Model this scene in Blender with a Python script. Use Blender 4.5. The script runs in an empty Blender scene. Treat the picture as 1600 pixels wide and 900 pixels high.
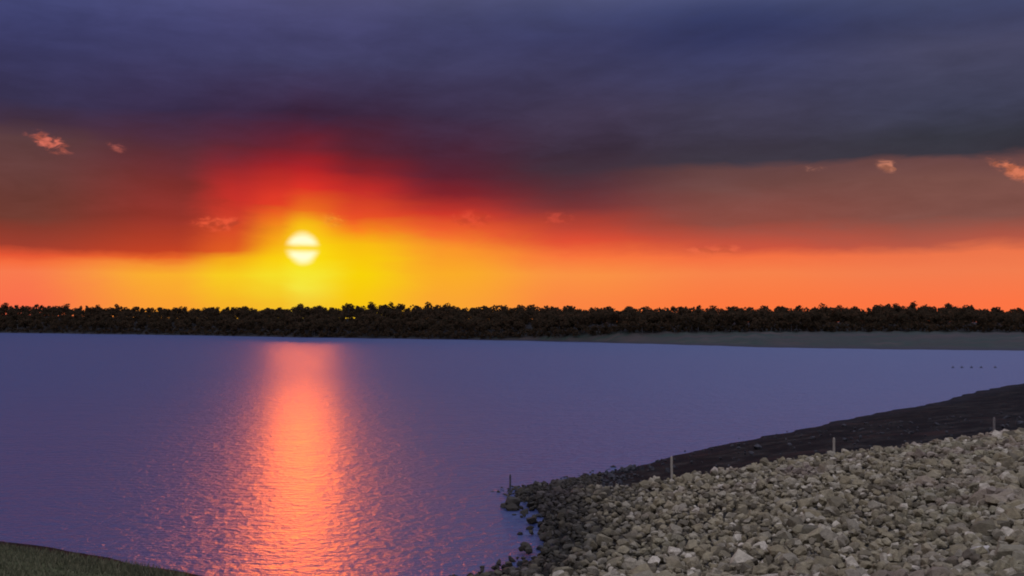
import bpy, bmesh, math, random
import numpy as np
from mathutils import Vector, Matrix, noise as mnoise

random.seed(11)
rng = np.random.default_rng(11)
R = math.radians
sc = bpy.context.scene
COL = sc.collection

# ------------------------------------------------------------------ camera
F_PX = 1716.0            # focal length in pixels of the 1600 px wide photograph
CAM_H = 8.0
PITCH = math.atan(53 / F_PX)
cd = bpy.data.cameras.new('camera')
cam = bpy.data.objects.new('camera', cd)
COL.objects.link(cam)
cd.sensor_width = 36.0
cd.lens = 36.0 * F_PX / 1600.0
cd.clip_start = 0.1
cd.clip_end = 30000
cam.location = (0, 0, CAM_H)
cam.rotation_euler = (math.pi / 2 + PITCH, 0, 0)
sc.camera = cam
sc.view_settings.view_transform = 'Standard'
sc.view_settings.look = 'None'
sc.view_settings.exposure = 0.0
sc.view_settings.gamma = 1.0
sc.view_settings.use_curve_mapping = False
sc.cycles.use_denoising = True
sc.cycles.filter_width = 1.9
sc.cycles.max_bounces = 6
sc.cycles.caustics_reflective = False
sc.cycles.caustics_refractive = False

SUN_AZ = -10.8           # degrees, from +Y towards +X
SUN_EL = 3.75
SUN_DIR = Vector((math.sin(R(SUN_AZ)) * math.cos(R(SUN_EL)),
                  math.cos(R(SUN_AZ)) * math.cos(R(SUN_EL)), math.sin(R(SUN_EL))))


def lin(c):
    out = []
    for v in c[:3]:
        v = v / 255.0
        out.append(v / 12.92 if v <= 0.04045 else ((v + 0.055) / 1.055) ** 2.4)
    return out


class N:
    """tiny wrapper to write node trees as expressions"""
    def __init__(self, tree):
        self.t = tree

    def new(self, typ, **kw):
        n = self.t.nodes.new(typ)
        for k, v in kw.items():
            setattr(n, k, v)
        return n

    def put(self, sock, v):
        if hasattr(v, 'is_output'):
            self.t.links.new(v, sock)
        elif isinstance(v, (tuple, list)) and len(v) == 3 and sock.type == 'RGBA':
            sock.default_value = (*v, 1)
        else:
            sock.default_value = v

    def m(self, op, a, b=0.0, c=0.0, clamp=False):
        n = self.new('ShaderNodeMath', operation=op, use_clamp=clamp)
        self.put(n.inputs[0], a); self.put(n.inputs[1], b); self.put(n.inputs[2], c)
        return n.outputs[0]

    def add(self, a, b): return self.m('ADD', a, b)
    def sub(self, a, b): return self.m('SUBTRACT', a, b)
    def mul(self, a, b): return self.m('MULTIPLY', a, b)
    def div(self, a, b): return self.m('DIVIDE', a, b)

    def smooth(self, v, a, b, lo=0.0, hi=1.0):
        n = self.new('ShaderNodeMapRange', interpolation_type='SMOOTHSTEP')
        self.put(n.inputs[0], v)
        n.inputs[1].default_value = a; n.inputs[2].default_value = b
        n.inputs[3].default_value = lo; n.inputs[4].default_value = hi
        return n.outputs[0]

    def lerp(self, v, a, b, lo=0.0, hi=1.0):
        n = self.new('ShaderNodeMapRange')
        self.put(n.inputs[0], v)
        n.inputs[1].default_value = a; n.inputs[2].default_value = b
        n.inputs[3].default_value = lo; n.inputs[4].default_value = hi
        return n.outputs[0]

    def gauss(self, x, w):
        q = self.div(x, w)
        return self.m('EXPONENT', self.mul(self.mul(q, q), -1.0))

    def mix(self, f, a, b, blend='MIX'):
        n = self.new('ShaderNodeMix', data_type='RGBA', blend_type=blend)
        self.put(n.inputs[0], f); self.put(n.inputs[6], a); self.put(n.inputs[7], b)
        return n.outputs[2]

    def ramp(self, f, stops, interp='LINEAR'):
        n = self.new('ShaderNodeValToRGB')
        cr = n.color_ramp
        cr.interpolation = interp
        while len(cr.elements) < len(stops):
            cr.elements.new(0.5)
        for e, (p, c) in zip(cr.elements, stops):
            e.position = p
        for e, (p, c) in zip(cr.elements, stops):
            e.color = (*c, 1)
        self.put(n.inputs[0], f)
        return n.outputs[0]

    def noise(self, vec, scale, detail=4.0, rough=0.55, dist=0.0):
        n = self.new('ShaderNodeTexNoise')
        self.put(n.inputs['Vector'], vec)
        n.inputs['Scale'].default_value = scale
        n.inputs['Detail'].default_value = detail
        n.inputs['Roughness'].default_value = rough
        n.inputs['Distortion'].default_value = dist
        return n.outputs[0]

    def xyz(self, x, y, z):
        n = self.new('ShaderNodeCombineXYZ')
        self.put(n.inputs[0], x); self.put(n.inputs[1], y); self.put(n.inputs[2], z)
        return n.outputs[0]


# ------------------------------------------------------------------ sky (world)
world = bpy.data.worlds.new('World')
sc.world = world
world.use_nodes = True
wt = world.node_tree
wt.nodes.clear()
w = N(wt)
wout = w.new('ShaderNodeOutputWorld')
bg = w.new('ShaderNodeBackground')
tc = w.new('ShaderNodeTexCoord')
sep = w.new('ShaderNodeSeparateXYZ')
wt.links.new(tc.outputs['Generated'], sep.inputs[0])
dx, dy, dz = sep.outputs
EL = w.mul(w.m('ARCSINE', dz), 180 / math.pi)
AZ = w.mul(w.m('ARCTAN2', dx, dy), 180 / math.pi)
DAZ = w.sub(AZ, SUN_AZ)
# cloud noise in direction space, drawn out along the horizon
cv = w.xyz(w.mul(AZ, 0.06), w.mul(EL, 0.22), 0.0)
n_big = w.sub(w.noise(cv, 1.0, 5, 0.5), 0.5)
cv2 = w.xyz(w.mul(AZ, 0.30), w.mul(EL, 1.1), 3.7)
n_fine = w.sub(w.noise(cv2, 1.0, 5, 0.6, 0.3), 0.5)
# a cloud deck seen from below: slanting streaks
zc = w.m('MAXIMUM', w.add(dz, 0.10), 0.03)
px_, py_ = w.div(dx, zc), w.div(dy, zc)
cv3 = w.xyz(w.add(w.mul(px_, 1.0), w.mul(py_, 0.55)), w.mul(py_, 0.45), 1.3)
n_deck = w.sub(w.noise(cv3, 1.1, 6, 0.52, 0.4), 0.5)
ELW = w.add(EL, w.add(w.mul(n_big, 1.5), w.mul(n_fine, 0.9)))
# the low clear strip keeps a sharper, less disturbed lower cloud edge
calm = w.smooth(EL, 1.5, 5.0, 0.25, 1.0)
ELW = w.add(w.mul(ELW, calm), w.mul(EL, w.sub(1.0, calm)))
T = w.div(ELW, 18.0)


def ypx(y):              # photograph row -> ramp position
    return max(0.0, math.degrees(math.atan((503 - y) / F_PX)) / 18.0)


cols = [
    (-13.5, [(475, (250, 112, 76)), (430, (248, 122, 78)), (416, (246, 108, 62)), (406, (228, 86, 52)), (392, (160, 62, 46)), (350, (110, 58, 48)),
             (300, (104, 62, 58)), (240, (92, 62, 64)), (214, (66, 48, 66)), (180, (56, 50, 80)), (100, (58, 58, 98)), (20, (64, 68, 114))]),
    (-6.2, [(475, (250, 160, 50)), (430, (250, 176, 45)), (415, (246, 150, 48)), (405, (232, 100, 40)), (394, (196, 66, 36)), (350, (150, 52, 42)),
            (300, (124, 48, 46)), (240, (88, 46, 58)), (180, (58, 46, 76)), (100, (60, 58, 96)), (20, (65, 67, 112))]),
    (-3.5, [(475, (247, 178, 40)), (430, (248, 205, 32)), (405, (246, 172, 26)), (392, (226, 92, 34)), (350, (206, 64, 42)), (320, (200, 50, 42)),
            (300, (184, 46, 42)), (265, (138, 40, 46)), (235, (98, 42, 56)), (180, (62, 45, 74)), (100, (61, 59, 96)), (20, (66, 66, 110))]),
    (-1.3, [(475, (246, 190, 40)), (430, (246, 222, 40)), (405, (250, 205, 14)), (385, (248, 165, 20)), (350, (242, 120, 30)), (325, (228, 62, 38)),
            (300, (205, 50, 40)), (265, (160, 36, 42)), (235, (110, 38, 52)), (180, (64, 44, 72)), (100, (62, 60, 96)), (20, (66, 66, 109))]),
    (0.0, [(475, (246, 200, 50)), (450, (245, 228, 62)), (425, (245, 232, 50)), (405, (250, 222, 10)), (385, (250, 208, 10)), (352, (249, 180, 20)),
           (332, (240, 105, 32)), (300, (218, 50, 38)), (270, (176, 36, 40)), (238, (120, 36, 48)), (185, (68, 42, 68)), (100, (62, 60, 96)), (20, (66, 66, 108))]),
    (2.9, [(475, (248, 196, 20)), (430, (248, 210, 10)), (385, (250, 190, 18)), (360, (246, 132, 30)), (340, (232, 80, 38)), (300, (190, 44, 40)),
           (270, (130, 34, 42)), (238, (92, 36, 50)), (185, (66, 44, 70)), (100, (64, 62, 98)), (20, (66, 66, 108))]),
    (7.2, [(475, (250, 165, 50)), (430, (250, 172, 40)), (390, (250, 150, 42)), (362, (238, 92, 46)), (335, (205, 56, 42)), (305, (130, 36, 44)),
           (275, (92, 34, 48)), (240, (76, 38, 56)), (180, (66, 52, 80)), (100, (66, 64, 100)), (20, (64, 66, 107))]),
    (14.0, [(475, (251, 132, 66)), (430, (250, 146, 68)), (400, (248, 116, 60)), (375, (222, 78, 52)), (350, (180, 66, 52)), (320, (120, 52, 54)),
            (290, (88, 48, 56)), (262, (66, 48, 60)), (240, (60, 46, 62)), (180, (70, 60, 86)), (100, (68, 66, 102)), (20, (58, 62, 104))]),
    (22.0, [(475, (252, 120, 64)), (430, (247, 130, 74)), (404, (244, 112, 66)), (388, (205, 84, 62)), (350, (142, 76, 66)), (300, (114, 73, 69)),
            (272, (98, 66, 66)), (258, (60, 54, 66)), (235, (58, 52, 66)), (180, (68, 64, 88)), (100, (64, 66, 104)), (20, (42, 50, 96))]),
    (33.0, [(475, (252, 116, 68)), (430, (242, 124, 78)), (404, (236, 116, 74)), (388, (180, 88, 70)), (350, (126, 79, 71)), (300, (121, 79, 72)),
            (272, (108, 72, 71)), (260, (56, 54, 64)), (235, (54, 54, 65)), (180, (61, 62, 84)), (100, (72, 72, 100)), (20, (56, 62, 98))]),
]
prev = None
for i, (pos, stops) in enumerate(cols):
    st = [(ypx(y), lin(c)) for y, c in stops]
    c = w.ramp(T, st, 'EASE' if False else 'LINEAR')
    if prev is None:
        prev = c
    else:
        a = cols[i - 1][0]
        prev = w.mix(w.smooth(w.add(DAZ, w.add(w.mul(n_big, 1.0), w.mul(n_fine, 1.2))), a, pos), prev, c)
sky = prev
# soft light and dark cloud streaks in the deck
deckamt = w.smooth(EL, 5.0, 12.0)
tex = w.add(1.0, w.mul(deckamt, w.mul(n_deck, 1.1)))
sky = w.mix(1.0, sky, w.xyz(tex, tex, tex), 'MULTIPLY')
tex2 = w.add(1.0, w.mul(w.smooth(EL, 3.2, 5.0), w.mul(n_fine, 0.45)))
sky = w.mix(1.0, sky, w.xyz(tex2, tex2, tex2), 'MULTIPLY')
# little sunlit cloud scraps hanging below the deck
wv = w.xyz(w.mul(AZ, 1.9), w.mul(EL, 4.2), 0.4)
wn = w.smooth(w.noise(wv, 0.8, 4, 0.6, 0.6), 0.22, 0.75)


wn2 = w.noise(w.xyz(w.mul(AZ, 1.6), w.mul(EL, 2.6), 5.1), 1.0, 3, 0.5)


def adir(x, y):
    return math.degrees(math.atan((x - 800) / F_PX)), math.degrees(math.atan((503 - y) / F_PX))


for (x, y, ax, ay, slope, colr, amt) in [
        (74, 244, 0.85, 0.38, -0.30, (214, 110, 92), 1.0), (180, 246, 0.42, 0.20, -0.25, (170, 88, 80), 0.8),
        (338, 354, 1.2, 0.36, 0.0, (240, 92, 60), 0.75), (1274, 271, 0.5, 0.16, 0.0, (166, 110, 96), 0.8),
        (1392, 273, 0.55, 0.28, -0.25, (196, 124, 100), 0.95), (1590, 287, 1.05, 0.40, -0.42, (214, 120, 90), 1.0),
        (735, 342, 1.0, 0.40, 0.0, (235, 84, 60), 0.45), (868, 342, 0.8, 0.34, 0.0, (226, 84, 64), 0.40),
        (520, 346, 0.55, 0.35, 0.0, (252, 150, 50), 0.6), (1120, 392, 1.6, 0.25, 0.0, (240, 110, 74), 0.4)]:
    az0, el0 = adir(x, y)
    da = w.sub(AZ, az0)
    de = w.sub(w.sub(EL, el0), w.mul(da, slope))
    q = w.add(w.m('POWER', w.div(da, ax), 2.0), w.m('POWER', w.div(de, ay), 2.0))
    env = w.m('EXPONENT', w.mul(q, -0.75))
    f = w.mul(w.smooth(w.mul(env, w.add(wn, 0.15)), 0.18, 0.75), amt)
    dull = [v * 0.55 for v in lin(colr)]
    sky = w.mix(f, sky, w.mix(w.smooth(wn2, 0.38, 0.62), dull, lin(colr)))
# the sun, barred by a thin strip of cloud
da, de = w.mul(DAZ, math.cos(R(SUN_EL))), w.sub(EL, SUN_EL)
rr = w.m('SQRT', w.add(w.mul(da, da), w.mul(w.mul(de, 0.97), w.mul(de, 0.97))))
glow = w.gauss(rr, 1.15)
sky = w.mix(w.mul(glow, 0.55), sky, lin((252, 225, 30)))
disc = w.smooth(w.add(rr, w.mul(n_fine, 0.5)), 0.98, 0.45)
bar = w.sub(1.0, w.mul(w.gauss(w.sub(w.add(de, w.mul(n_fine, 0.25)), 0.02), 0.19), 0.95))
sky = w.mix(w.mul(disc, bar), sky, (1.15, 1.05, 0.66))
# the clearing sky above and behind: pale lavender blue dusk with faint deck texture
nish = w.new('ShaderNodeTexSky', sky_type='NISHITA', sun_disc=False)
nish.sun_elevation = R(SUN_EL)
nish.sun_rotation = R(SUN_AZ)
nish.altitude = 100
dusk = w.mix(1.0, nish.outputs[0], (0.12, 0.12, 0.12), 'MULTIPLY')
veil = w.mix(w.smooth(n_deck, -0.25, 0.3), (0.30, 0.335, 0.58), (0.43, 0.47, 0.74))
# sky brightness raised away from the sunset, added to light stones and water
kk = w.mul(w.sub(1.0, w.m('COSINE', w.mul(w.add(DAZ, 14.0), math.pi / 180))), 0.5)
sky_gain = w.smooth(kk, 0.0, 0.13, 0.5, 3.0)
veil = w.mix(1.0, veil, w.xyz(sky_gain, sky_gain, sky_gain), 'MULTIPLY')
upper = w.mix(0.85, dusk, veil)
sky = w.mix(w.smooth(EL, 14.0, 30.0), sky, upper)
east = w.mix(w.smooth(EL, 0.0, 25.0), (0.25, 0.20, 0.25), upper)
sky = w.mix(w.smooth(w.m('ABSOLUTE', DAZ), 48.0, 110.0), sky, east)
below = w.smooth(EL, -0.5, -4.0)
sky = w.mix(below, sky, (0.03, 0.025, 0.03))
wt.links.new(sky, bg.inputs[0])
bg.inputs[1].default_value = 1.0
wt.links.new(bg.outputs[0], wout.inputs[0])

# ------------------------------------------------------------------ sun
sl = bpy.data.lights.new('sun', 'SUN')
sl.energy = 0.2
sl.angle = R(3.2)        # the sun stands in thin cloud
sl.color = (1.0, 0.15, 0.0)
so = bpy.data.objects.new('sun', sl)
COL.objects.link(so)
so.rotation_euler = (-SUN_DIR).to_track_quat('-Z', 'Y').to_euler()
so.location = (-60, 300, 60)


# ------------------------------------------------------------------ helpers
def pix_ray(px, py):
    v = Vector(((px - 800) / F_PX, (450 - py) / F_PX, -1.0))
    v = Matrix.Rotation(math.pi / 2 + PITCH, 3, 'X') @ v
    return v.normalized()


def on_plane(px, py, z):
    d = pix_ray(px, py)
    t = (z - CAM_H) / d.z
    return Vector((d.x * t, d.y * t, z))


def tag(o, label=None, cat=None, group=None, kind=None):
    if label: o['label'] = label
    if cat: o['category'] = cat
    if group: o['group'] = group
    if kind: o['kind'] = kind
    return o


def link(name, me, mat=None, parent=None, loc=(0, 0, 0)):
    o = bpy.data.objects.new(name, me)
    COL.objects.link(o)
    if mat and me is not None and not me.materials:
        me.materials.append(mat)
    o.parent = parent
    o.location = loc
    return o


def mesh_np(name, verts, faces, smooth=False):
    """verts (n,3), faces (m,k) with constant k"""
    me = bpy.data.meshes.new(name)
    verts = np.asarray(verts, dtype=np.float32)
    faces = np.asarray(faces, dtype=np.int32)
    k = faces.shape[1]
    me.vertices.add(len(verts)); me.vertices.foreach_set('co', verts.ravel())
    me.loops.add(faces.size); me.loops.foreach_set('vertex_index', faces.ravel())
    me.polygons.add(len(faces))
    me.polygons.foreach_set('loop_start', np.arange(0, faces.size, k, dtype=np.int32))
    me.polygons.foreach_set('loop_total', np.full(len(faces), k, dtype=np.int32))
    me.polygons.foreach_set('use_smooth', np.full(len(faces), smooth, dtype=bool))
    me.update(calc_edges=True)
    return me


def new_mat(name):
    m = bpy.data.materials.new(name)
    m.use_nodes = True
    t = m.node_tree
    b = t.nodes['Principled BSDF']
    return m, N(t), b


def bump(n, h, strength, dist):
    b = n.new('ShaderNodeBump')
    b.inputs['Strength'].default_value = strength
    b.inputs['Distance'].default_value = dist
    n.put(b.inputs['Height'], h)
    return b.outputs[0]


def geo(n):
    return n.new('ShaderNodeNewGeometry')


# ------------------------------------------------------------------ near terrain (embankment and rocky spit)
ctrl = []                # x, y, z


def c_px(px, py, z):
    p = on_plane(px, py, z)
    ctrl.append((p.x, p.y, z))


for q in [(797, 768), (850, 757), (920, 745), (1000, 728), (1050, 713), (1180, 685), (1300, 660), (1400, 640), (1500, 618), (1600, 599),
          (836, 786), (860, 806), (868, 830), (870, 856), (850, 880), (806, 897),
          (0, 848), (80, 857), (170, 871), (250, 884), (330, 898)]:
    c_px(*q, 0.0)
edge_px = [(880, 775, 0.35), (1010, 768, 0.65), (1050, 757, 0.8), (1180, 735, 1.1), (1303, 718, 1.4), (1450, 700, 1.75), (1553, 688, 1.95), (1600, 680, 2.05)]
for q in edge_px:
    c_px(*q)
for q in [(1600, 900, 2.6), (1400, 900, 2.2), (1200, 900, 1.65), (1000, 900, 0.9), (900, 880, 0.45), (900, 820, 0.4), (1000, 820, 0.75), (1200, 820, 1.4), (1450, 800, 2.0), (1600, 790, 2.35),
          (0, 900, 0.9), (120, 900, 0.55), (200, 900, 0.3)]:
    c_px(*q)
ctrl += [(-5, 50, -0.7), (-2.5, 46, -0.35), (-3.5, 38, -0.4), (-4.5, 31, 0.05), (-8, 40, -0.6), (-5, 70, -1.3), (10, 85, -1.2), (30, 120, -1.4), (-30, 70, -1.5), (-30, 50, -0.5),
         (40, 160, -1.6), (90, 220, -1.6), (-60, 58, -0.4), (-100, 60, -0.3), (-100, 100, -1.8), (-100, 220, -2.0), (0, 220, -2.2), (0, 120, -1.8),
         (-40, 46, 0), (-60, 50, 0), (-100, 52, 0),
         (110, 178, 0), (160, 225, 0), (200, 255, 0), (60, 90, 2.0), (110, 120, 2.6), (200, 180, 3.0), (45, 50, 3.2), (60, 20, 5.0), (120, 40, 5.2), (200, 60, 5.5),
         (0, 24, 1.7), (-10, 22, 2.1), (-30, 30, 1.9), (-60, 35, 1.8), (-100, 36, 2.0),
         (0, 12, 4.2), (-15, 12, 4.2), (-40, 14, 4.2), (15, 12, 4.4), (30, 14, 4.6), (-100, 16, 4.2),
         (0, 0, 6.3), (-30, 0, 6.3), (40, 0, 6.3), (-100, 0, 6.3), (200, 0, 6.3), (90, 0, 6.3), (0, -12, 6.35), (200, -12, 6.35), (-100, -12, 6.35)]
C = np.array(ctrl)


def tps(d2):
    return 0.5 * d2 * np.log(d2 + 1e-9)


def fit(P, V, lam=0.02):
    n = len(P)
    d2 = ((P[:, None] - P[None]) ** 2).sum(-1)
    K = tps(d2) + lam * np.eye(n)
    A = np.zeros((n + 3, n + 3))
    A[:n, :n] = K; A[:n, n] = 1; A[:n, n + 1:] = P; A[n, :n] = 1; A[n + 1:, :n] = P.T
    return np.linalg.solve(A, np.concatenate([V, np.zeros(3)]))


SC_ = 20.0
W_ = fit(C[:, :2] / SC_, C[:, 2])


def height(x, y):
    x = np.asarray(x, dtype=float); y = np.asarray(y, dtype=float)
    sh = x.shape
    q = np.stack([x.ravel(), y.ravel()], 1) / SC_
    out = np.empty(len(q))
    P = C[:, :2] / SC_
    for i in range(0, len(q), 20000):
        s = q[i:i + 20000]
        d2 = ((s[:, None] - P[None]) ** 2).sum(-1)
        out[i:i + 20000] = tps(d2) @ W_[:len(P)] + W_[len(P)] + s @ W_[len(P) + 1:]
    return out.reshape(sh)


def hgt(x, y):
    return float(height(np.array([x]), np.array([y]))[0])


def ray_hit(px, py):
    d = pix_ray(px, py)
    t = np.linspace(5, 260, 4000)
    x, y, z = d.x * t, d.y * t, CAM_H + d.z * t
    hit = np.nonzero(z < np.maximum(height(x, y), 0.0))[0]
    i = hit[0] if len(hit) else -1
    return Vector((x[i], y[i], hgt(x[i], y[i])))


def project(P):
    """world points (n,3) -> photo pixels, depth"""
    P = np.asarray(P)
    M = np.array(Matrix.Rotation(math.pi / 2 + PITCH, 3, 'X').transposed())
    q = (P - np.array([0, 0, CAM_H])) @ M.T
    return 800 + F_PX * q[:, 0] / -q[:, 2], 450 - F_PX * q[:, 1] / -q[:, 2], -q[:, 2]


# the line where the pale dumped stone gives way to the dark drawn-down beach
edge_xy = np.array([on_plane(*q)[:2] for q in edge_px])
edge_xy = np.vstack([edge_xy, [[40, 66], [70, 82], [200, 130]]])


def edge_side(x, y):
    """positive on the stone (near) side of the line"""
    ex = np.interp(x, edge_xy[:, 0], edge_xy[:, 1])
    return ex - y


def fbm2(x, y, s, seed=0):
    out = np.zeros_like(x, dtype=float)
    r = np.random.default_rng(seed)
    a = 1.0
    for o in range(4):
        th = r.uniform(0, 2 * math.pi, 5); ph = r.uniform(0, 2 * math.pi, 5)
        for k in range(5):
            out += a * np.sin((x * math.cos(th[k]) + y * math.sin(th[k])) * s * r.uniform(.7, 1.4) + ph[k]) / 5
        a *= 0.55; s *= 2.1
    return out


def axis(segs):
    out = []
    for a, b, st in segs:
        out += list(np.arange(a, b, st))
    out.append(segs[-1][1])
    return np.array(out)


xs = axis([(-120, -40, 2.5), (-40, 45, 0.45), (45, 110, 1.2), (110, 200, 3)])
ys = axis([(-14, 18, 1.5), (18, 75, 0.45), (75, 160, 1.1), (160, 240, 3)])
GX, GY = np.meshgrid(xs, ys)
GZ = height(GX, GY)
GZ = GZ + 0.04 * fbm2(GX, GY, 0.9, 3)
side = edge_side(GX, GY)
lx, ly = len(xs), len(ys)
idx = np.arange(lx * ly).reshape(ly, lx)
fc = np.stack([idx[:-1, :-1], idx[:-1, 1:], idx[1:, 1:], idx[1:, :-1]], -1).reshape(-1, 4)
emb_me = mesh_np('embankment', np.stack([GX, GY, GZ], -1).reshape(-1, 3), fc, True)
stone_mask = np.clip((side + 0.5 * fbm2(GX, GY, 0.5, 8)) / 1.2 + 0.5, 0, 1) * np.clip((GX + 3) / 2, 0, 1)
at = emb_me.attributes.new('stony', 'FLOAT', 'POINT')
at.data.foreach_set('value', stone_mask.ravel().astype(np.float32))
grass_mask = np.clip((-6.0 - GX + 0.8 * fbm2(GX, GY, 0.6, 4)) / 3, 0, 1) * np.clip((GZ - 0.05) / 0.15, 0, 1)
at = emb_me.attributes.new('grassy', 'FLOAT', 'POINT')
at.data.foreach_set('value', grass_mask.ravel().astype(np.float32))

m_emb, n, b = new_mat('embankment_soil')
g = geo(n)
P = g.outputs['Position']
sepP = n.new('ShaderNodeSeparateXYZ'); n.put(sepP.inputs[0], P)
strk = n.xyz(n.mul(sepP.outputs[0], 0.35), n.mul(sepP.outputs[1], 0.35), n.mul(sepP.outputs[2], 6.0))
n1 = n.noise(strk, 0.9, 6, 0.6)
n2 = n.noise(P, 2.6, 5, 0.65)
n3 = n.noise(P, 0.22, 3, 0.5)
mud = n.ramp(n.add(n.mul(n1, 0.6), n.mul(n2, 0.4)), [(0.36, (0.004, 0.004, 0.003)), (0.5, (0.008, 0.007, 0.005)), (0.66, (0.034, 0.028, 0.019))])
mud = n.mix(n.smooth(n3, 0.58, 0.72, 0.0, 0.5), mud, (0.04, 0.02, 0.013))
soil = n.ramp(n2, [(0.3, (0.02, 0.017, 0.012)), (0.7, (0.06, 0.05, 0.035))])
turf = n.ramp(n2, [(0.3, (0.03, 0.034, 0.012)), (0.7, (0.09, 0.09, 0.035))])
a1 = n.new('ShaderNodeAttribute', attribute_name='stony')
a2 = n.new('ShaderNodeAttribute', attribute_name='grassy')
colr = n.mix(a1.outputs['Fac'], mud, soil)
colr = n.mix(a2.outputs['Fac'], colr, turf)
wet = n.smooth(n.add(sepP.outputs[2], n.mul(n.sub(n2, 0.5), 0.25)), 0.05, 0.40)
colr = n.mix(wet, n.mix(1.0, colr, (0.45, 0.45, 0.47), 'MULTIPLY'), colr)
n.put(b.inputs['Base Color'], colr)
n.put(b.inputs['Roughness'], n.lerp(wet, 0, 1, 0.7, 0.95))
b.inputs['Specular IOR Level'].default_value = 0.03
n.put(b.inputs['Normal'], bump(n, n.add(n2, n.mul(n.noise(P, 9, 4, 0.6), 0.4)), 0.8, 0.12))
embankment = link('embankment', emb_me, m_emb)
tag(embankment, kind='structure')

# ------------------------------------------------------------------ water
m_wat, n, b = new_mat('lake_water')
g = geo(n)
sepW = n.new('ShaderNodeSeparateXYZ'); n.put(sepW.inputs[0], g.outputs['Position'])
wx, wy = sepW.outputs[0], sepW.outputs[1]
v1 = n.xyz(n.mul(wx, 0.75), wy, 0.0)
r1 = n.noise(v1, 5.0, 3, 0.6, 0.1)
r2 = n.noise(v1, 1.6, 2, 0.5, 0.1)
r3 = n.noise(v1, 0.25, 2, 0.5)
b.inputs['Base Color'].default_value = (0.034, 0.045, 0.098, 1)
b.inputs['IOR'].default_value = 1.333
b.inputs['Specular IOR Level'].default_value = 0.5
n.put(b.inputs['Roughness'], n.smooth(wy, 25.0, 180.0, 0.30, 0.43))   # calmer close under the bank
hgtw = n.add(n.add(n.mul(r1, 0.14), n.mul(r2, 0.22)), n.mul(r3, 0.25))
n.put(b.inputs['Normal'], bump(n, hgtw, 1.0, 1.0))
wx_ = np.array([-1600.0, 1600.0])
wy_ = np.array([14.0, 1500.0])
WX, WY = np.meshgrid(wx_, wy_)
idw = np.arange(WX.size).reshape(WX.shape)
fw = np.stack([idw[:-1, :-1], idw[:-1, 1:], idw[1:, 1:], idw[1:, :-1]], -1).reshape(-1, 4)
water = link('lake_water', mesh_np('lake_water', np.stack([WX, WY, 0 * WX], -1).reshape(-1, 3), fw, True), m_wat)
tag(water, kind='structure')

# ------------------------------------------------------------------ far shore and the ground to the horizon
far_px = [(0, 520), (150, 522), (300, 524), (450, 527), (600, 529), (800, 532), (1000, 537), (1200, 543), (1400, 546), (1600, 548)]
far_pol = []
for q in far_px:
    p = on_plane(*q, 0.0)
    far_pol.append((math.degrees(math.atan2(p.x, p.y)), math.hypot(p.x, p.y)))
far_pol = [(-80, 1500), (-60, 1150), (-42, 960), (-32, 880)] + far_pol + [(32, 285), (42, 275), (55, 270), (66, 268), (80, 265)]
FA = np.array([p[0] for p in far_pol]); FD = np.array([p[1] for p in far_pol])


def shore_d(a):
    return np.interp(a, FA, FD) + 3.5 * np.sin(a * 1.9) * np.clip((np.interp(a, FA, FD) - 250) / 300, 0.15, 1) + 1.0 * np.sin(a * 5.3 + 1)


# skyline row of the wood across the photograph
top_px = np.array([(-400, 478), (0, 480), (200, 482), (400, 482), (520, 479), (620, 477), (800, 478), (950, 481), (1050, 481), (1200, 482), (1300, 481), (1400, 478), (1500, 480), (1600, 486), (2000, 488)], float)
TA = np.degrees(np.arctan((top_px[:, 0] - 800) / F_PX))
TREE_H = 7.5


def tree_start(a):       # metres from the water to the first trees
    return np.interp(a, [-80, -2, 4, 9, 16, 25, 80], [4, 5, 10, 45, 95, 110, 110])


def land_h(a, t):
    """height of the far land at azimuth a (deg), t metres behind the shoreline"""
    D = shore_d(a)
    ts = tree_start(a)
    topel = (503 - np.interp(a, TA, top_px[:, 1])) / F_PX
    ztop = CAM_H + topel * (D + ts + 60) - TREE_H * 0.93
    ztop = np.maximum(ztop, 1.2)
    zfront = np.minimum(ztop, CAM_H - 13.5 / F_PX * (D + ts)) * np.clip((a + 2) / 8, 0, 1) + np.minimum(ztop, 1.0) * (1 - np.clip((a + 2) / 8, 0, 1))
    h = np.where(t < 0, t * 0.05,
        np.where(t < ts, 0.35 * np.clip(t / 2.5, 0, 1) + (zfront - 0.35) * (np.clip(t / ts, 0, 1) ** 1.1),
                 zfront + (ztop - zfront) * np.clip((t - ts) / 60, 0, 1)))
    return h


aa = np.arange(-78, 78.01, 0.25)
tt = np.array([-60, -20, -5, 0, 1, 2.5, 6, 12, 20, 35, 50, 70, 95, 120, 150, 200, 300, 500, 900, 1600, 3000, 6000, 11000], float)
AA, TT = np.meshgrid(aa, tt)
DD = shore_d(AA) + TT
HH = land_h(AA, TT) + 0.25 * np.sin(AA * 7 + TT * 0.05) * np.clip(TT / 20, 0, 1)
FX, FY = DD * np.sin(np.radians(AA)), DD * np.cos(np.radians(AA))
idf = np.arange(AA.size).reshape(AA.shape)
ff = np.stack([idf[:-1, :-1], idf[:-1, 1:], idf[1:, 1:], idf[1:, :-1]], -1).reshape(-1, 4)
m_far, n, b = new_mat('far_meadow')
g = geo(n)
sepF = n.new('ShaderNodeSeparateXYZ'); n.put(sepF.inputs[0], g.outputs['Position'])
nf = n.noise(n.xyz(n.mul(sepF.outputs[0], 0.6), sepF.outputs[1], 0.0), 0.05, 4, 0.6)
nf2 = n.noise(g.outputs['Position'], 0.4, 4, 0.6)
cc = n.ramp(nf, [(0.35, (0.055, 0.034, 0.02)), (0.47, (0.034, 0.026, 0.013)), (0.56, (0.016, 0.028, 0.011)), (0.66, (0.065, 0.04, 0.024))])
cc = n.mix(n.mul(nf2, 0.5), cc, (0.05, 0.05, 0.045))
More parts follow.
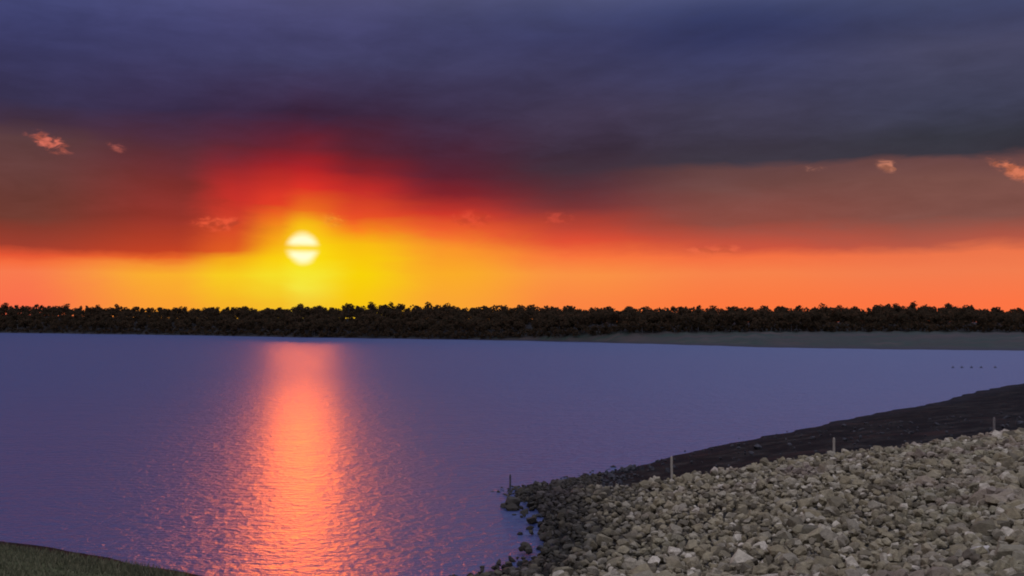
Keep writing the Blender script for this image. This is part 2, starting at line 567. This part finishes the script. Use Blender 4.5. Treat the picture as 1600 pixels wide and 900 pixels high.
cc = n.mix(n.smooth(sepF.outputs[2], 0.9, 0.3), cc, (0.035, 0.03, 0.026))
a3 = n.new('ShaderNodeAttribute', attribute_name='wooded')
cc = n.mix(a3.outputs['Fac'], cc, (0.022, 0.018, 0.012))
n.put(b.inputs['Base Color'], cc)
b.inputs['Roughness'].default_value = 0.95
b.inputs['Specular IOR Level'].default_value = 0.1
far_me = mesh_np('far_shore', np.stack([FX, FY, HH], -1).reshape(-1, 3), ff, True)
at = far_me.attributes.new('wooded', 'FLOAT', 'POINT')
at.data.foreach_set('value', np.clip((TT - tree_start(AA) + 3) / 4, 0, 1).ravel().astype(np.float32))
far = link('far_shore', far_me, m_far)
# mesh_np('far_shore', np.stack([FX, FY, HH], -1).reshape(-1, 3), ff, True), m_far)
tag(far, kind='structure')
gme = mesh_np('ground', [(-12000, -12000, -4), (12000, -12000, -4), (12000, 12000, -4), (-12000, 12000, -4)], [(0, 1, 2, 3)])
tag(link('ground', gme, m_far), kind='structure')

# ------------------------------------------------------------------ far wood
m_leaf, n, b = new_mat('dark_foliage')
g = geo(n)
lc = n.ramp(g.outputs['Random Per Island'], [(0.0, (0.034, 0.026, 0.013)), (0.5, (0.055, 0.036, 0.018)), (1.0, (0.085, 0.045, 0.02))])  # leaf colour shifted red-brown to stand in for the sunset glow
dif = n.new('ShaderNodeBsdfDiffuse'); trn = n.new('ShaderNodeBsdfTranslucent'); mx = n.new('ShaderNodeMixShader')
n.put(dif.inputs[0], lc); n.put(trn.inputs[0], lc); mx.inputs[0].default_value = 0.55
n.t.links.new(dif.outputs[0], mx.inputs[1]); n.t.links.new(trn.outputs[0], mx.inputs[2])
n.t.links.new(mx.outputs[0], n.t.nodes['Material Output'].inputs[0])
m_bark, n, b = new_mat('bark')
nb = n.noise(geo(n).outputs['Position'], 3.0, 4, 0.6)
n.put(b.inputs['Base Color'], n.ramp(nb, [(0.3, (0.03, 0.024, 0.018)), (0.7, (0.075, 0.06, 0.045))]))
b.inputs['Roughness'].default_value = 0.95


def crown_np(r, h, base, width, nleaf, leaf):
    """leaf clump quads through the volume of a lobed crown"""
    nl = r.integers(5, 9)
    cz = base + (h - base) * r.uniform(0.25, 0.85, nl)
    ang = r.uniform(0, 2 * math.pi, nl)
    rad = width * 0.5 * r.uniform(0.1, 0.55, nl)
    cen = np.stack([np.cos(ang) * rad, np.sin(ang) * rad, cz], 1)
    cen[0] = (0, 0, base + (h - base) * 0.72)
    cr = width * r.uniform(0.20, 0.33, nl)
    pick = r.integers(0, nl, nleaf)
    d = r.normal(size=(nleaf, 3)); d /= np.linalg.norm(d, axis=1)[:, None]
    rr_ = cr[pick] * r.uniform(0.45, 1.08, nleaf) ** 0.6
    p = cen[pick] + d * rr_[:, None] * np.array([1, 1, 0.85])
    p[:, 2] = np.clip(p[:, 2], base * 0.6, h)
    a = r.normal(size=(nleaf, 3)); a /= np.linalg.norm(a, axis=1)[:, None]
    c = np.cross(a, r.normal(size=(nleaf, 3))); c /= np.linalg.norm(c, axis=1)[:, None]
    s = leaf * r.uniform(0.6, 1.3, nleaf)[:, None]
    q = np.stack([p - a * s, p + c * s * 0.8, p + a * s, p - c * s * 0.8], 1).reshape(-1, 3)
    return q, np.arange(nleaf * 4).reshape(-1, 4), cen


def trunk_np(r, h, rad, cen):
    V, Fc = [], []

    def tube(p0, p1, r0, r1):
        p0, p1 = np.array(p0, float), np.array(p1, float)
        ax = p1 - p0; ax /= np.linalg.norm(ax)
        u = np.cross(ax, (0.3, 0.9, 0.1)); u /= np.linalg.norm(u); v = np.cross(ax, u)
        o = len(V)
        for p, q in ((p0, r0), (p1, r1)):
            for k in range(5):
                t = 2 * math.pi * k / 5
                V.append(p + q * (u * math.cos(t) + v * math.sin(t)))
        for k in range(5):
            Fc.append((o + k, o + (k + 1) % 5, o + 5 + (k + 1) % 5, o + 5 + k))
    mid = (0.1, 0.05, h * 0.45)
    tube((0, 0, -0.3), mid, rad, rad * 0.65)
    tube(mid, (0.0, 0.1, h * 0.8), rad * 0.65, rad * 0.25)
    for c in cen[1:5]:
        tube((0.05, 0.05, h * 0.4), c, rad * 0.4, rad * 0.12)
    return np.array(V), np.array(Fc)


protos = []
for k in range(9):
    r = np.random.default_rng(100 + k)
    h = TREE_H * r.uniform(0.85, 1.12)
    q, f, cen = crown_np(r, h, h * 0.10, r.uniform(5.0, 7.0), 130, 0.62)
    tv, tf = trunk_np(r, h, 0.22, cen)
    protos.append((q, f, tv, tf))
VS, FS, TV, TF = [], [], [], []
vo = to = 0


def tree_spots():
    out = []
    a = -40.0
    while a < 40:
        D = float(shore_d(a)); ts = float(tree_start(a))
        a += math.degrees(3.9 / D)
        for t in (0, 4, 8, 13, 18, 24, 30, 37, 44, 52, 60, 68, 76):
            a2 = a + math.degrees(rng.uniform(-2, 2) / D)
            t2 = ts + t + rng.uniform(-3, 3)
            if rng.uniform() < 0.10:
                continue
            out.append((a2, t2, t))
    return out


for a, t, row in tree_spots():
    d = float(shore_d(a)) + t
    x, y = d * math.sin(R(a)), d * math.cos(R(a))
    z = float(land_h(np.array(a), np.array(t)))
    q, f, tv, tf = protos[rng.integers(0, 9)]
    s = rng.uniform(0.72, 1.0) * (0.7 if row == 0 and rng.uniform() < 0.6 else 1.0)
    th = rng.uniform(0, 6.28)
    Rm = np.array([[math.cos(th), -math.sin(th), 0], [math.sin(th), math.cos(th), 0], [0, 0, 1]])
    wid = rng.uniform(0.9, 1.25)
    VS.append((q * np.array([wid, wid, 1]) * s) @ Rm.T + (x, y, z)); FS.append(f + vo); vo += len(q)
    TV.append((tv * s) @ Rm.T + (x, y, z)); TF.append(tf + to); to += len(tv)
# low scrub closing the wood's edge and its crest
for a, t0 in [(q, -3) for q in np.arange(-40, 40, 0.16)] + [(q, 58) for q in np.arange(-40, 40, 0.13)] + [(q, 70) for q in np.arange(-40, 40, 0.13)]:
    t = float(tree_start(a)) + t0 + rng.uniform(-2, 3)
    d = float(shore_d(a)) + t
    h = rng.uniform(1.6, 4.2) if t0 < 0 else rng.uniform(3.2, 5.6)
    q, f, _ = crown_np(rng, h, 0.15, rng.uniform(3, 6), 40, 0.5)
    VS.append(q + (d * math.sin(R(a)), d * math.cos(R(a)), float(land_h(np.array(a), np.array(t))))); FS.append(f + vo); vo += len(q)
wood = bpy.data.objects.new('far_woodland', None)
COL.objects.link(wood)
p0 = on_plane(800, 530, 0)
wood.location = (0, 560, 0)
tag(wood, 'dark wood lining the whole far shore of the lake below the orange sky', 'woodland', kind='stuff')
off = np.array([0, 560, 0])
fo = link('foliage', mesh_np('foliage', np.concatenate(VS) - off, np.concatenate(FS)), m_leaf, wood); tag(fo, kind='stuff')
tr = link('trunks', mesh_np('trunks', np.concatenate(TV) - off, np.concatenate(TF)), m_bark, wood); tag(tr, kind='stuff')

# single trees whose crowns stand clear of the wood's skyline
tree_meshes = []
for k in range(6):
    r = np.random.default_rng(300 + k)
    h = 12.0
    q, f, cen = crown_np(r, h, h * 0.25, r.uniform(7, 9.5), 330, 0.5)
    tv, tf = trunk_np(r, h, 0.26, cen)
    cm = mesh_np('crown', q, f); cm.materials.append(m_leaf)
    tm = mesh_np('trunk', tv, tf); tm.materials.append(m_bark)
    tree_meshes.append((cm, tm, float(q[:, 2].max())))
L_SUN = 'dark tree crown breaking the far skyline on the left of the sun'
L_MID = 'dark tree crown breaking the far skyline between the sun and the picture centre'
L_RGT = 'dark tree crown breaking the far skyline on the right half of the wood'
sky_trees = [(8, 475, L_SUN), (57, 477, L_SUN), (104, 476, L_SUN), (152, 477, L_SUN), (182, 476, L_SUN), (282, 479, L_SUN),
             (468, 474, 'broad dark tree crown on the far skyline right under the sun'),
             (545, 473, L_MID), (580, 471, L_MID), (612, 471, L_MID), (668, 471, L_MID), (700, 472, L_MID),
             (1012, 478, L_RGT), (1052, 478, L_RGT), (1116, 477, L_RGT), (1150, 478, L_RGT), (1216, 478, L_RGT),
             (1286, 474, 'pointed dark tree standing highest above the meadow bank of the far shore'), (1312, 477, L_RGT),
             (1372, 476, L_RGT), (1398, 475, L_RGT), (1426, 472, 'tallest dark tree on the far skyline at the right'),
             (1482, 475, L_RGT), (1508, 477, L_RGT)]
for i, (px, py, lab) in enumerate(sky_trees):
    a = math.degrees(math.atan((px - 800) / F_PX))
    t = float(tree_start(a)) + 60
    d = float(shore_d(a)) + t
    z = float(land_h(np.array(a), np.array(t)))
    ztop = CAM_H + (503 - py) / F_PX * d
    cm, tm, hh = tree_meshes[i % 6]
    s = max(0.5, (ztop - z) / hh)
    o = bpy.data.objects.new('skyline_tree', None)
    COL.objects.link(o)
    o.location = (d * math.sin(R(a)), d * math.cos(R(a)), z)
    o.scale = (min(s, 1.0) * 0.9, min(s, 1.0) * 0.9, s)
    o.rotation_euler[2] = i * 1.3
    tag(o, lab, 'tree', 'trees standing above the far wood')
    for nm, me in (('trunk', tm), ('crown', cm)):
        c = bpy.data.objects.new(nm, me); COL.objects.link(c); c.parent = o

# ------------------------------------------------------------------ riprap stones
m_stone, n, b = new_mat('riprap_stone')
g = geo(n)
oi = n.new('ShaderNodeObjectInfo')
P = g.outputs['Position']
sepS = n.new('ShaderNodeSeparateXYZ'); n.put(sepS.inputs[0], P)
rnd = n.m('FRACT', n.add(g.outputs['Random Per Island'], n.mul(oi.outputs['Random'], 7.13)))
base = n.ramp(rnd, [(0.0, (0.11, 0.088, 0.048)), (0.25, (0.22, 0.178, 0.092)), (0.45, (0.36, 0.295, 0.155)), (0.62, (0.26, 0.205, 0.10)),
                    (0.78, (0.29, 0.245, 0.15)), (0.92, (0.44, 0.37, 0.22)), (1.0, (0.68, 0.58, 0.38))])
patch = n.noise(P, 0.28, 3, 0.5)
base = n.mix(n.smooth(patch, 0.52, 0.68, 0, 0.35), base, (0.30, 0.20, 0.16))
base = n.mix(n.smooth(n.noise(P, 0.21, 2, 0.5), 0.5, 0.7, 0, 0.4), base, (0.30, 0.27, 0.14))
grain = n.noise(P, 8.0, 6, 0.65)
base = n.mix(n.smooth(grain, 0.35, 0.65, 0.4, 0.0), base, (0.09, 0.075, 0.05))
wet = n.smooth(n.add(sepS.outputs[2], n.mul(n.sub(n.noise(P, 0.9, 3, 0.6), 0.5), 1.0)), 0.4, 1.25)
base = n.mix(1.0, base, (0.79, 0.745, 0.68), 'MULTIPLY')
base = n.mix(wet, n.mix(1.0, base, (0.20, 0.20, 0.22), 'MULTIPLY'), base)
n.put(b.inputs['Base Color'], base)
n.put(b.inputs['Roughness'], n.lerp(wet, 0, 1, 0.8, 0.95))
b.inputs['Specular IOR Level'].default_value = 0.12
n.put(b.inputs['Normal'], bump(n, n.add(grain, n.mul(n.noise(P, 3.0, 3, 0.5), 1.2)), 0.9, 0.07))


def hull(seed, npt=15):
    r = random.Random(seed)
    bm = bmesh.new()
    for _ in range(npt):
        v = Vector((r.gauss(0, 1), r.gauss(0, 1), r.gauss(0, 1))).normalized() * r.uniform(0.78, 1.0)
        bm.verts.new((v.x * 0.62 * r.uniform(.85, 1.1), v.y * 0.5, v.z * 0.40))
    ret = bmesh.ops.convex_hull(bm, input=bm.verts)
    junk = {e for e in ret['geom_interior'] + ret['geom_unused'] if isinstance(e, bmesh.types.BMVert)}
    bmesh.ops.delete(bm, geom=list(junk), context='VERTS')
    bmesh.ops.recalc_face_normals(bm, faces=bm.faces)
    bmesh.ops.triangulate(bm, faces=bm.faces)
    v = np.array([x.co[:] for x in bm.verts]); bm.verts.index_update()
    f = np.array([[y.index for y in x.verts] for x in bm.faces])
    bm.free()
    return v, f


HULLS = [hull(k, 19) for k in range(14)]
HME = []
for v, f in HULLS:
    me = mesh_np('stone', v, f); me.materials.append(m_stone); HME.append(me)


def rot_np(r):
    q = r.normal(size=4); q /= np.linalg.norm(q)
    a, b_, c, d = q
    return np.array([[a*a+b_*b_-c*c-d*d, 2*(b_*c-a*d), 2*(b_*d+a*c)], [2*(b_*c+a*d), a*a-b_*b_+c*c-d*d, 2*(c*d-a*b_)], [2*(b_*d-a*c), 2*(c*d+a*b_), a*a-b_*b_-c*c+d*d]])


cell = 0.24
gx, gy = np.meshgrid(np.arange(-4, 48, cell), np.arange(14, 82, cell))
gx = gx.ravel() + rng.uniform(-.5, .5, gx.size) * cell
gy = gy.ravel() + rng.uniform(-.5, .5, gy.size) * cell
gz = height(gx, gy)
pxs, pys, dep = project(np.stack([gx, gy, gz], 1))
sd = edge_side(gx, gy) + 0.9 * fbm2(gx, gy, 0.5, 8)
tip = on_plane(797, 768, 0)
neartip = np.hypot(gx - tip.x - 0.6, gy - tip.y) < 1.7
land = ((gz > -0.14) | (neartip & (gz > -0.4))) & (pxs < 2150) & (pxs > 600) & (pys < 1200) & (gy > 15)
near_side = sd > 0
# beyond the line only scattered dark stones lie on the mud; the tip of the spit is all stone
tipw = np.clip((1010 - pxs) / 130, 0, 1)
keep = land & (near_side | (rng.uniform(size=gx.size) < np.maximum(0.02, tipw)))
keep &= (gz > -0.01) | neartip | (rng.uniform(size=gx.size) < 0.18)
gx, gy, gz, dep, pxs, pys, sd = [q[keep] for q in (gx, gy, gz, dep, pxs, pys, sd)]
size = np.exp(rng.normal(math.log(0.235), 0.38, len(gx)))
size *= np.where(pxs > 1480, 1.0 + 0.35 * np.clip((pxs - 1480) / 100, 0, 1), 1.0)
size *= np.where(sd < 0, 0.75, 1.0)
size = np.clip(size, 0.12, 0.8)
zoff = rng.uniform(0.0, 0.30, len(gx)) * np.where(sd > 0, 1, 0.2)
inframe = (pxs < 1590) & (pxs > 790) & (pys < 893)
order = np.argsort(-(size / dep) * inframe)
big = set(order[:300].tolist())
SV, SF = [], []
BV, BF = [], []
so_ = 0
bo_ = 0
for i in range(len(gx)):
    k = int(rng.integers(0, 14))
    Rm = rot_np(rng)
    # lie roughly on the broad side
    if rng.uniform() < 0.7:
        th = rng.uniform(0, 6.28); Rm = np.array([[math.cos(th), -math.sin(th), 0], [math.sin(th), math.cos(th), 0], [0, 0, 1]]) @ np.array(Matrix.Rotation(rng.normal() * 0.35, 3, 'X')) @ np.array(Matrix.Rotation(rng.normal() * 0.35, 3, 'Y'))
    loc = np.array([gx[i], gy[i], gz[i] + zoff[i] + size[i] * 0.12])
    if i in big:
        o = bpy.data.objects.new('stone', HME[k]); COL.objects.link(o)
        o.parent = embankment
        o.matrix_local = Matrix.Translation(loc) @ Matrix(Rm.tolist()).to_4x4() @ Matrix.Scale(float(size[i]), 4)
    elif sd[i] < 0 and pxs[i] > 940:
        v, f = HULLS[k]
        BV.append((v * size[i]) @ Rm.T + loc); BF.append(f + bo_); bo_ += len(v)
    else:
        v, f = HULLS[k]
        SV.append((v * size[i]) @ Rm.T + loc); SF.append(f + so_); so_ += len(v)
rs = link('small_stones', mesh_np('small_stones', np.concatenate(SV), np.concatenate(SF)), m_stone, embankment)
tag(rs, kind='stuff')
print('beach', len(BV))
print('stones', len(gx), 'tris', sum(len(f) for f in SF))

# single rocks one can point to
def rock(px, py, s, label, seed, lift=0.0, flat=1.0, mat=m_stone):
    v, f = hull(seed, 24)
    p = ray_hit(px, py)
    me = mesh_np('rock', v * s * np.array([1, 1, flat]), f)
    o = link('rock', me, mat, None, (p.x, p.y, max(p.z, -0.1) + lift))
    o.rotation_euler[2] = seed
    tag(o, label, 'rock')
    return o


m_pale, n, b = new_mat('pale_rock')
gp = geo(n)
n.put(b.inputs['Base Color'], n.ramp(n.noise(gp.outputs['Position'], 4, 5, 0.6), [(0.3, (0.22, 0.18, 0.11)), (0.7, (0.48, 0.40, 0.26))]))
b.inputs['Roughness'].default_value = 0.9
n.put(b.inputs['Normal'], bump(n, n.noise(gp.outputs['Position'], 9, 5, 0.6), 0.6, 0.04))
m_wetrock, n, b = new_mat('wet_rock')
gp = geo(n)
n.put(b.inputs['Base Color'], n.ramp(n.noise(gp.outputs['Position'], 5, 5, 0.6), [(0.3, (0.012, 0.011, 0.010)), (0.7, (0.06, 0.052, 0.042))]))
b.inputs['Roughness'].default_value = 0.8
b.inputs['Specular IOR Level'].default_value = 0.12
bs = link('beach_stones', mesh_np('beach_stones', np.concatenate(BV), np.concatenate(BF)), m_wetrock, embankment)
tag(bs, kind='stuff')
rock(1590, 889, 0.75, 'large pale grey rock in the bottom right corner of the stone slope', 61, 0.30, 1.0, m_pale)
rock(1538, 882, 0.5, 'pale rock among the dark gaps just left of the large corner rock', 62, 0.28, 0.9, m_pale)
rock(846, 860, 0.42, 'left one of two small dark rocks in the shallows below the spit', 63, 0.06, 1.0, m_wetrock)
rock(862, 859, 0.42, 'right one of two small dark rocks in the shallows below the spit', 64, 0.08, 1.0, m_wetrock)
rock(842, 808, 0.36, 'small dark rock in the water beside the dark inner shore of the spit', 65, 0.05, 0.9, m_wetrock)
rock(818, 884, 0.45, 'dark wet rock at the waterline near the bottom edge of the picture', 66, 0.08, 1.0, m_wetrock)

# ------------------------------------------------------------------ marker stakes
m_wood, n, b = new_mat('weathered_wood')
gp = geo(n)
sw = n.new('ShaderNodeSeparateXYZ'); n.put(sw.inputs[0], n.new('ShaderNodeTexCoord').outputs['Object'])
nw = n.noise(n.xyz(n.mul(sw.outputs[0], 40), n.mul(sw.outputs[1], 40), n.mul(sw.outputs[2], 3)), 1.0, 4, 0.6)
n.put(b.inputs['Base Color'], n.ramp(nw, [(0.3, (0.16, 0.125, 0.07)), (0.7, (0.32, 0.26, 0.16))]))
b.inputs['Roughness'].default_value = 0.85
m_wood2, n, b = new_mat('dark_wet_wood')
n.put(b.inputs['Base Color'], n.ramp(n.noise(geo(n).outputs['Position'], 12, 4, 0.6), [(0.3, (0.015, 0.013, 0.014)), (0.7, (0.045, 0.04, 0.04))]))
b.inputs['Roughness'].default_value = 0.7


def stake(px, py, hpx, wid, lean, mat, label):
    p = ray_hit(px, py)
    d = p.y
    h = hpx * d / F_PX
    bm = bmesh.new()
    rings = [(-0.35, 1.0), (0.0, 1.0), (h * 0.5, 0.96), (h * 0.93, 0.92), (h * 0.97, 0.75), (h, 0.35)]
    prev_ = None
    for z, s in rings:
        ring = []
        for k in range(8):
            a = 2 * math.pi * (k + 0.5) / 8
            rr0 = wid * 0.5 * s * (1.12 if k % 2 else 1.0)
            ring.append(bm.verts.new((rr0 * math.cos(a) + lean * z, rr0 * math.sin(a), z)))
        if prev_:
            for k in range(8):
                bm.faces.new((prev_[k], prev_[(k + 1) % 8], ring[(k + 1) % 8], ring[k]))
        prev_ = ring
    bm.faces.new(prev_)
    me = bpy.data.meshes.new('post'); bm.to_mesh(me); bm.free()
    o = bpy.data.objects.new('marker_stake', None); COL.objects.link(o)
    o.location = p
    tag(o, label, 'stake', 'stakes along the rocky spit')
    link('post', me, mat, o)
    # iron collar that holds the split top together
    bm = bmesh.new()
    for z in (h * 0.80, h * 0.85):
        for k in range(8):
            a = 2 * math.pi * (k + 0.5) / 8
            bm.verts.new((wid * 0.60 * math.cos(a) + lean * z, wid * 0.60 * math.sin(a), z))
    bm.verts.ensure_lookup_table()
    for k in range(8):
        bm.faces.new((bm.verts[k], bm.verts[(k + 1) % 8], bm.verts[8 + (k + 1) % 8], bm.verts[8 + k]))
    me = bpy.data.meshes.new('collar'); bm.to_mesh(me); bm.free()
    link('collar', me, mat, o)
    return o


stake(797, 770, 30, 0.09, 0.01, m_wood2, 'dark thin stake at the very tip of the rocky spit')
stake(1050, 757, 44, 0.10, -0.015, m_wood, 'pale wooden stake on the stones, second from the tip of the spit')
stake(1303, 719, 35, 0.105, 0.01, m_wood, 'pale wooden stake at the edge of the stone slope before the dark beach')
m_wood3, n, b = new_mat('grey_wood')
n.put(b.inputs['Base Color'], n.ramp(n.noise(geo(n).outputs['Position'], 12, 4, 0.6), [(0.3, (0.07, 0.056, 0.038)), (0.7, (0.15, 0.12, 0.08))]))
b.inputs['Roughness'].default_value = 0.9
stake(1553, 688, 36, 0.11, 0.02, m_wood3, 'faint grey brown stake furthest right along the rocky shore')

# ------------------------------------------------------------------ grass on the near left bank
m_grass, n, b = new_mat('bank_grass')
g = geo(n)
n.put(b.inputs['Base Color'], n.ramp(g.outputs['Random Per Island'], [(0.0, (0.042, 0.042, 0.018)), (0.6, (0.085, 0.078, 0.032)), (1.0, (0.16, 0.13, 0.06))]))
b.inputs['Roughness'].default_value = 0.9
b.inputs['Specular IOR Level'].default_value = 0.1
NB = 60000
bx = rng.uniform(-26, -6, NB); by = rng.uniform(26, 44, NB)
bz = height(bx, by)
k = (bz > 0.06 + 0.05 * rng.uniform(size=NB)) & (bz < 2.2) & (bx < -6.5 + 0.8 * fbm2(bx, by, 0.6, 4))
bx, by, bz = bx[k], by[k], bz[k]
nb_ = len(bx)
hh = rng.uniform(0.06, 0.20, nb_) * (1 + 0.5 * fbm2(bx, by, 1.2, 9)).clip(0.4, 2)
th = rng.uniform(0, 6.28, nb_)
wd = 0.018
lean = rng.normal(size=(nb_, 2)) * 0.07
v0 = np.stack([bx - wd * np.cos(th), by - wd * np.sin(th), bz - 0.01], 1)
v1_ = np.stack([bx + wd * np.cos(th), by + wd * np.sin(th), bz - 0.01], 1)
v2 = np.stack([bx + lean[:, 0], by + lean[:, 1], bz + hh], 1)
gv = np.stack([v0, v1_, v2], 1).reshape(-1, 3)
go = link('bank_grass', mesh_np('bank_grass', gv, np.arange(len(gv)).reshape(-1, 3)), m_grass)
tag(go, 'short dark olive grass on the bank in the bottom left corner', 'grass', kind='stuff')
print('grass', nb_)

# ------------------------------------------------------------------ a row of small floats far out on the water
m_float, n, b = new_mat('dull_float')
n.put(b.inputs['Base Color'], n.ramp(n.noise(geo(n).outputs['Position'], 6, 3, 0.5), [(0.3, (0.03, 0.03, 0.04)), (0.7, (0.07, 0.07, 0.09))]))
b.inputs['Roughness'].default_value = 0.6
prof = [(0.0, -0.2), (0.16, -0.16), (0.24, -0.02), (0.25, 0.08), (0.2, 0.2), (0.09, 0.27), (0.05, 0.30), (0.05, 0.40), (0.0, 0.42)]
bm = bmesh.new()
rings = []
for rad, z in prof:
    rings.append([bm.verts.new((max(rad, 0.004) * math.cos(2 * math.pi * q / 12), max(rad, 0.004) * math.sin(2 * math.pi * q / 12), z)) for q in range(12)])
for A_, B_ in zip(rings, rings[1:]):
    for q in range(12):
        bm.faces.new((A_[q], A_[(q + 1) % 12], B_[(q + 1) % 12], B_[q]))
fme = bpy.data.meshes.new('float'); bm.to_mesh(fme); bm.free()
f_lab = ['leftmost of the five small floats in a row out on the bright water', 'second from the left of the five small floats out on the bright water',
         'middle one of the five small floats in a row out on the bright water', 'fourth from the left of the five small floats out on the bright water',
         'rightmost small float, set a little apart in the row out on the water']
for i, px in enumerate((1489, 1503, 1518, 1533, 1555)):
    p = on_plane(px, 575, 0)
    o = link('float', fme, m_float, None, (p.x, p.y, 0.02))
    tag(o, f_lab[i], 'float', 'floats in a row on the water')
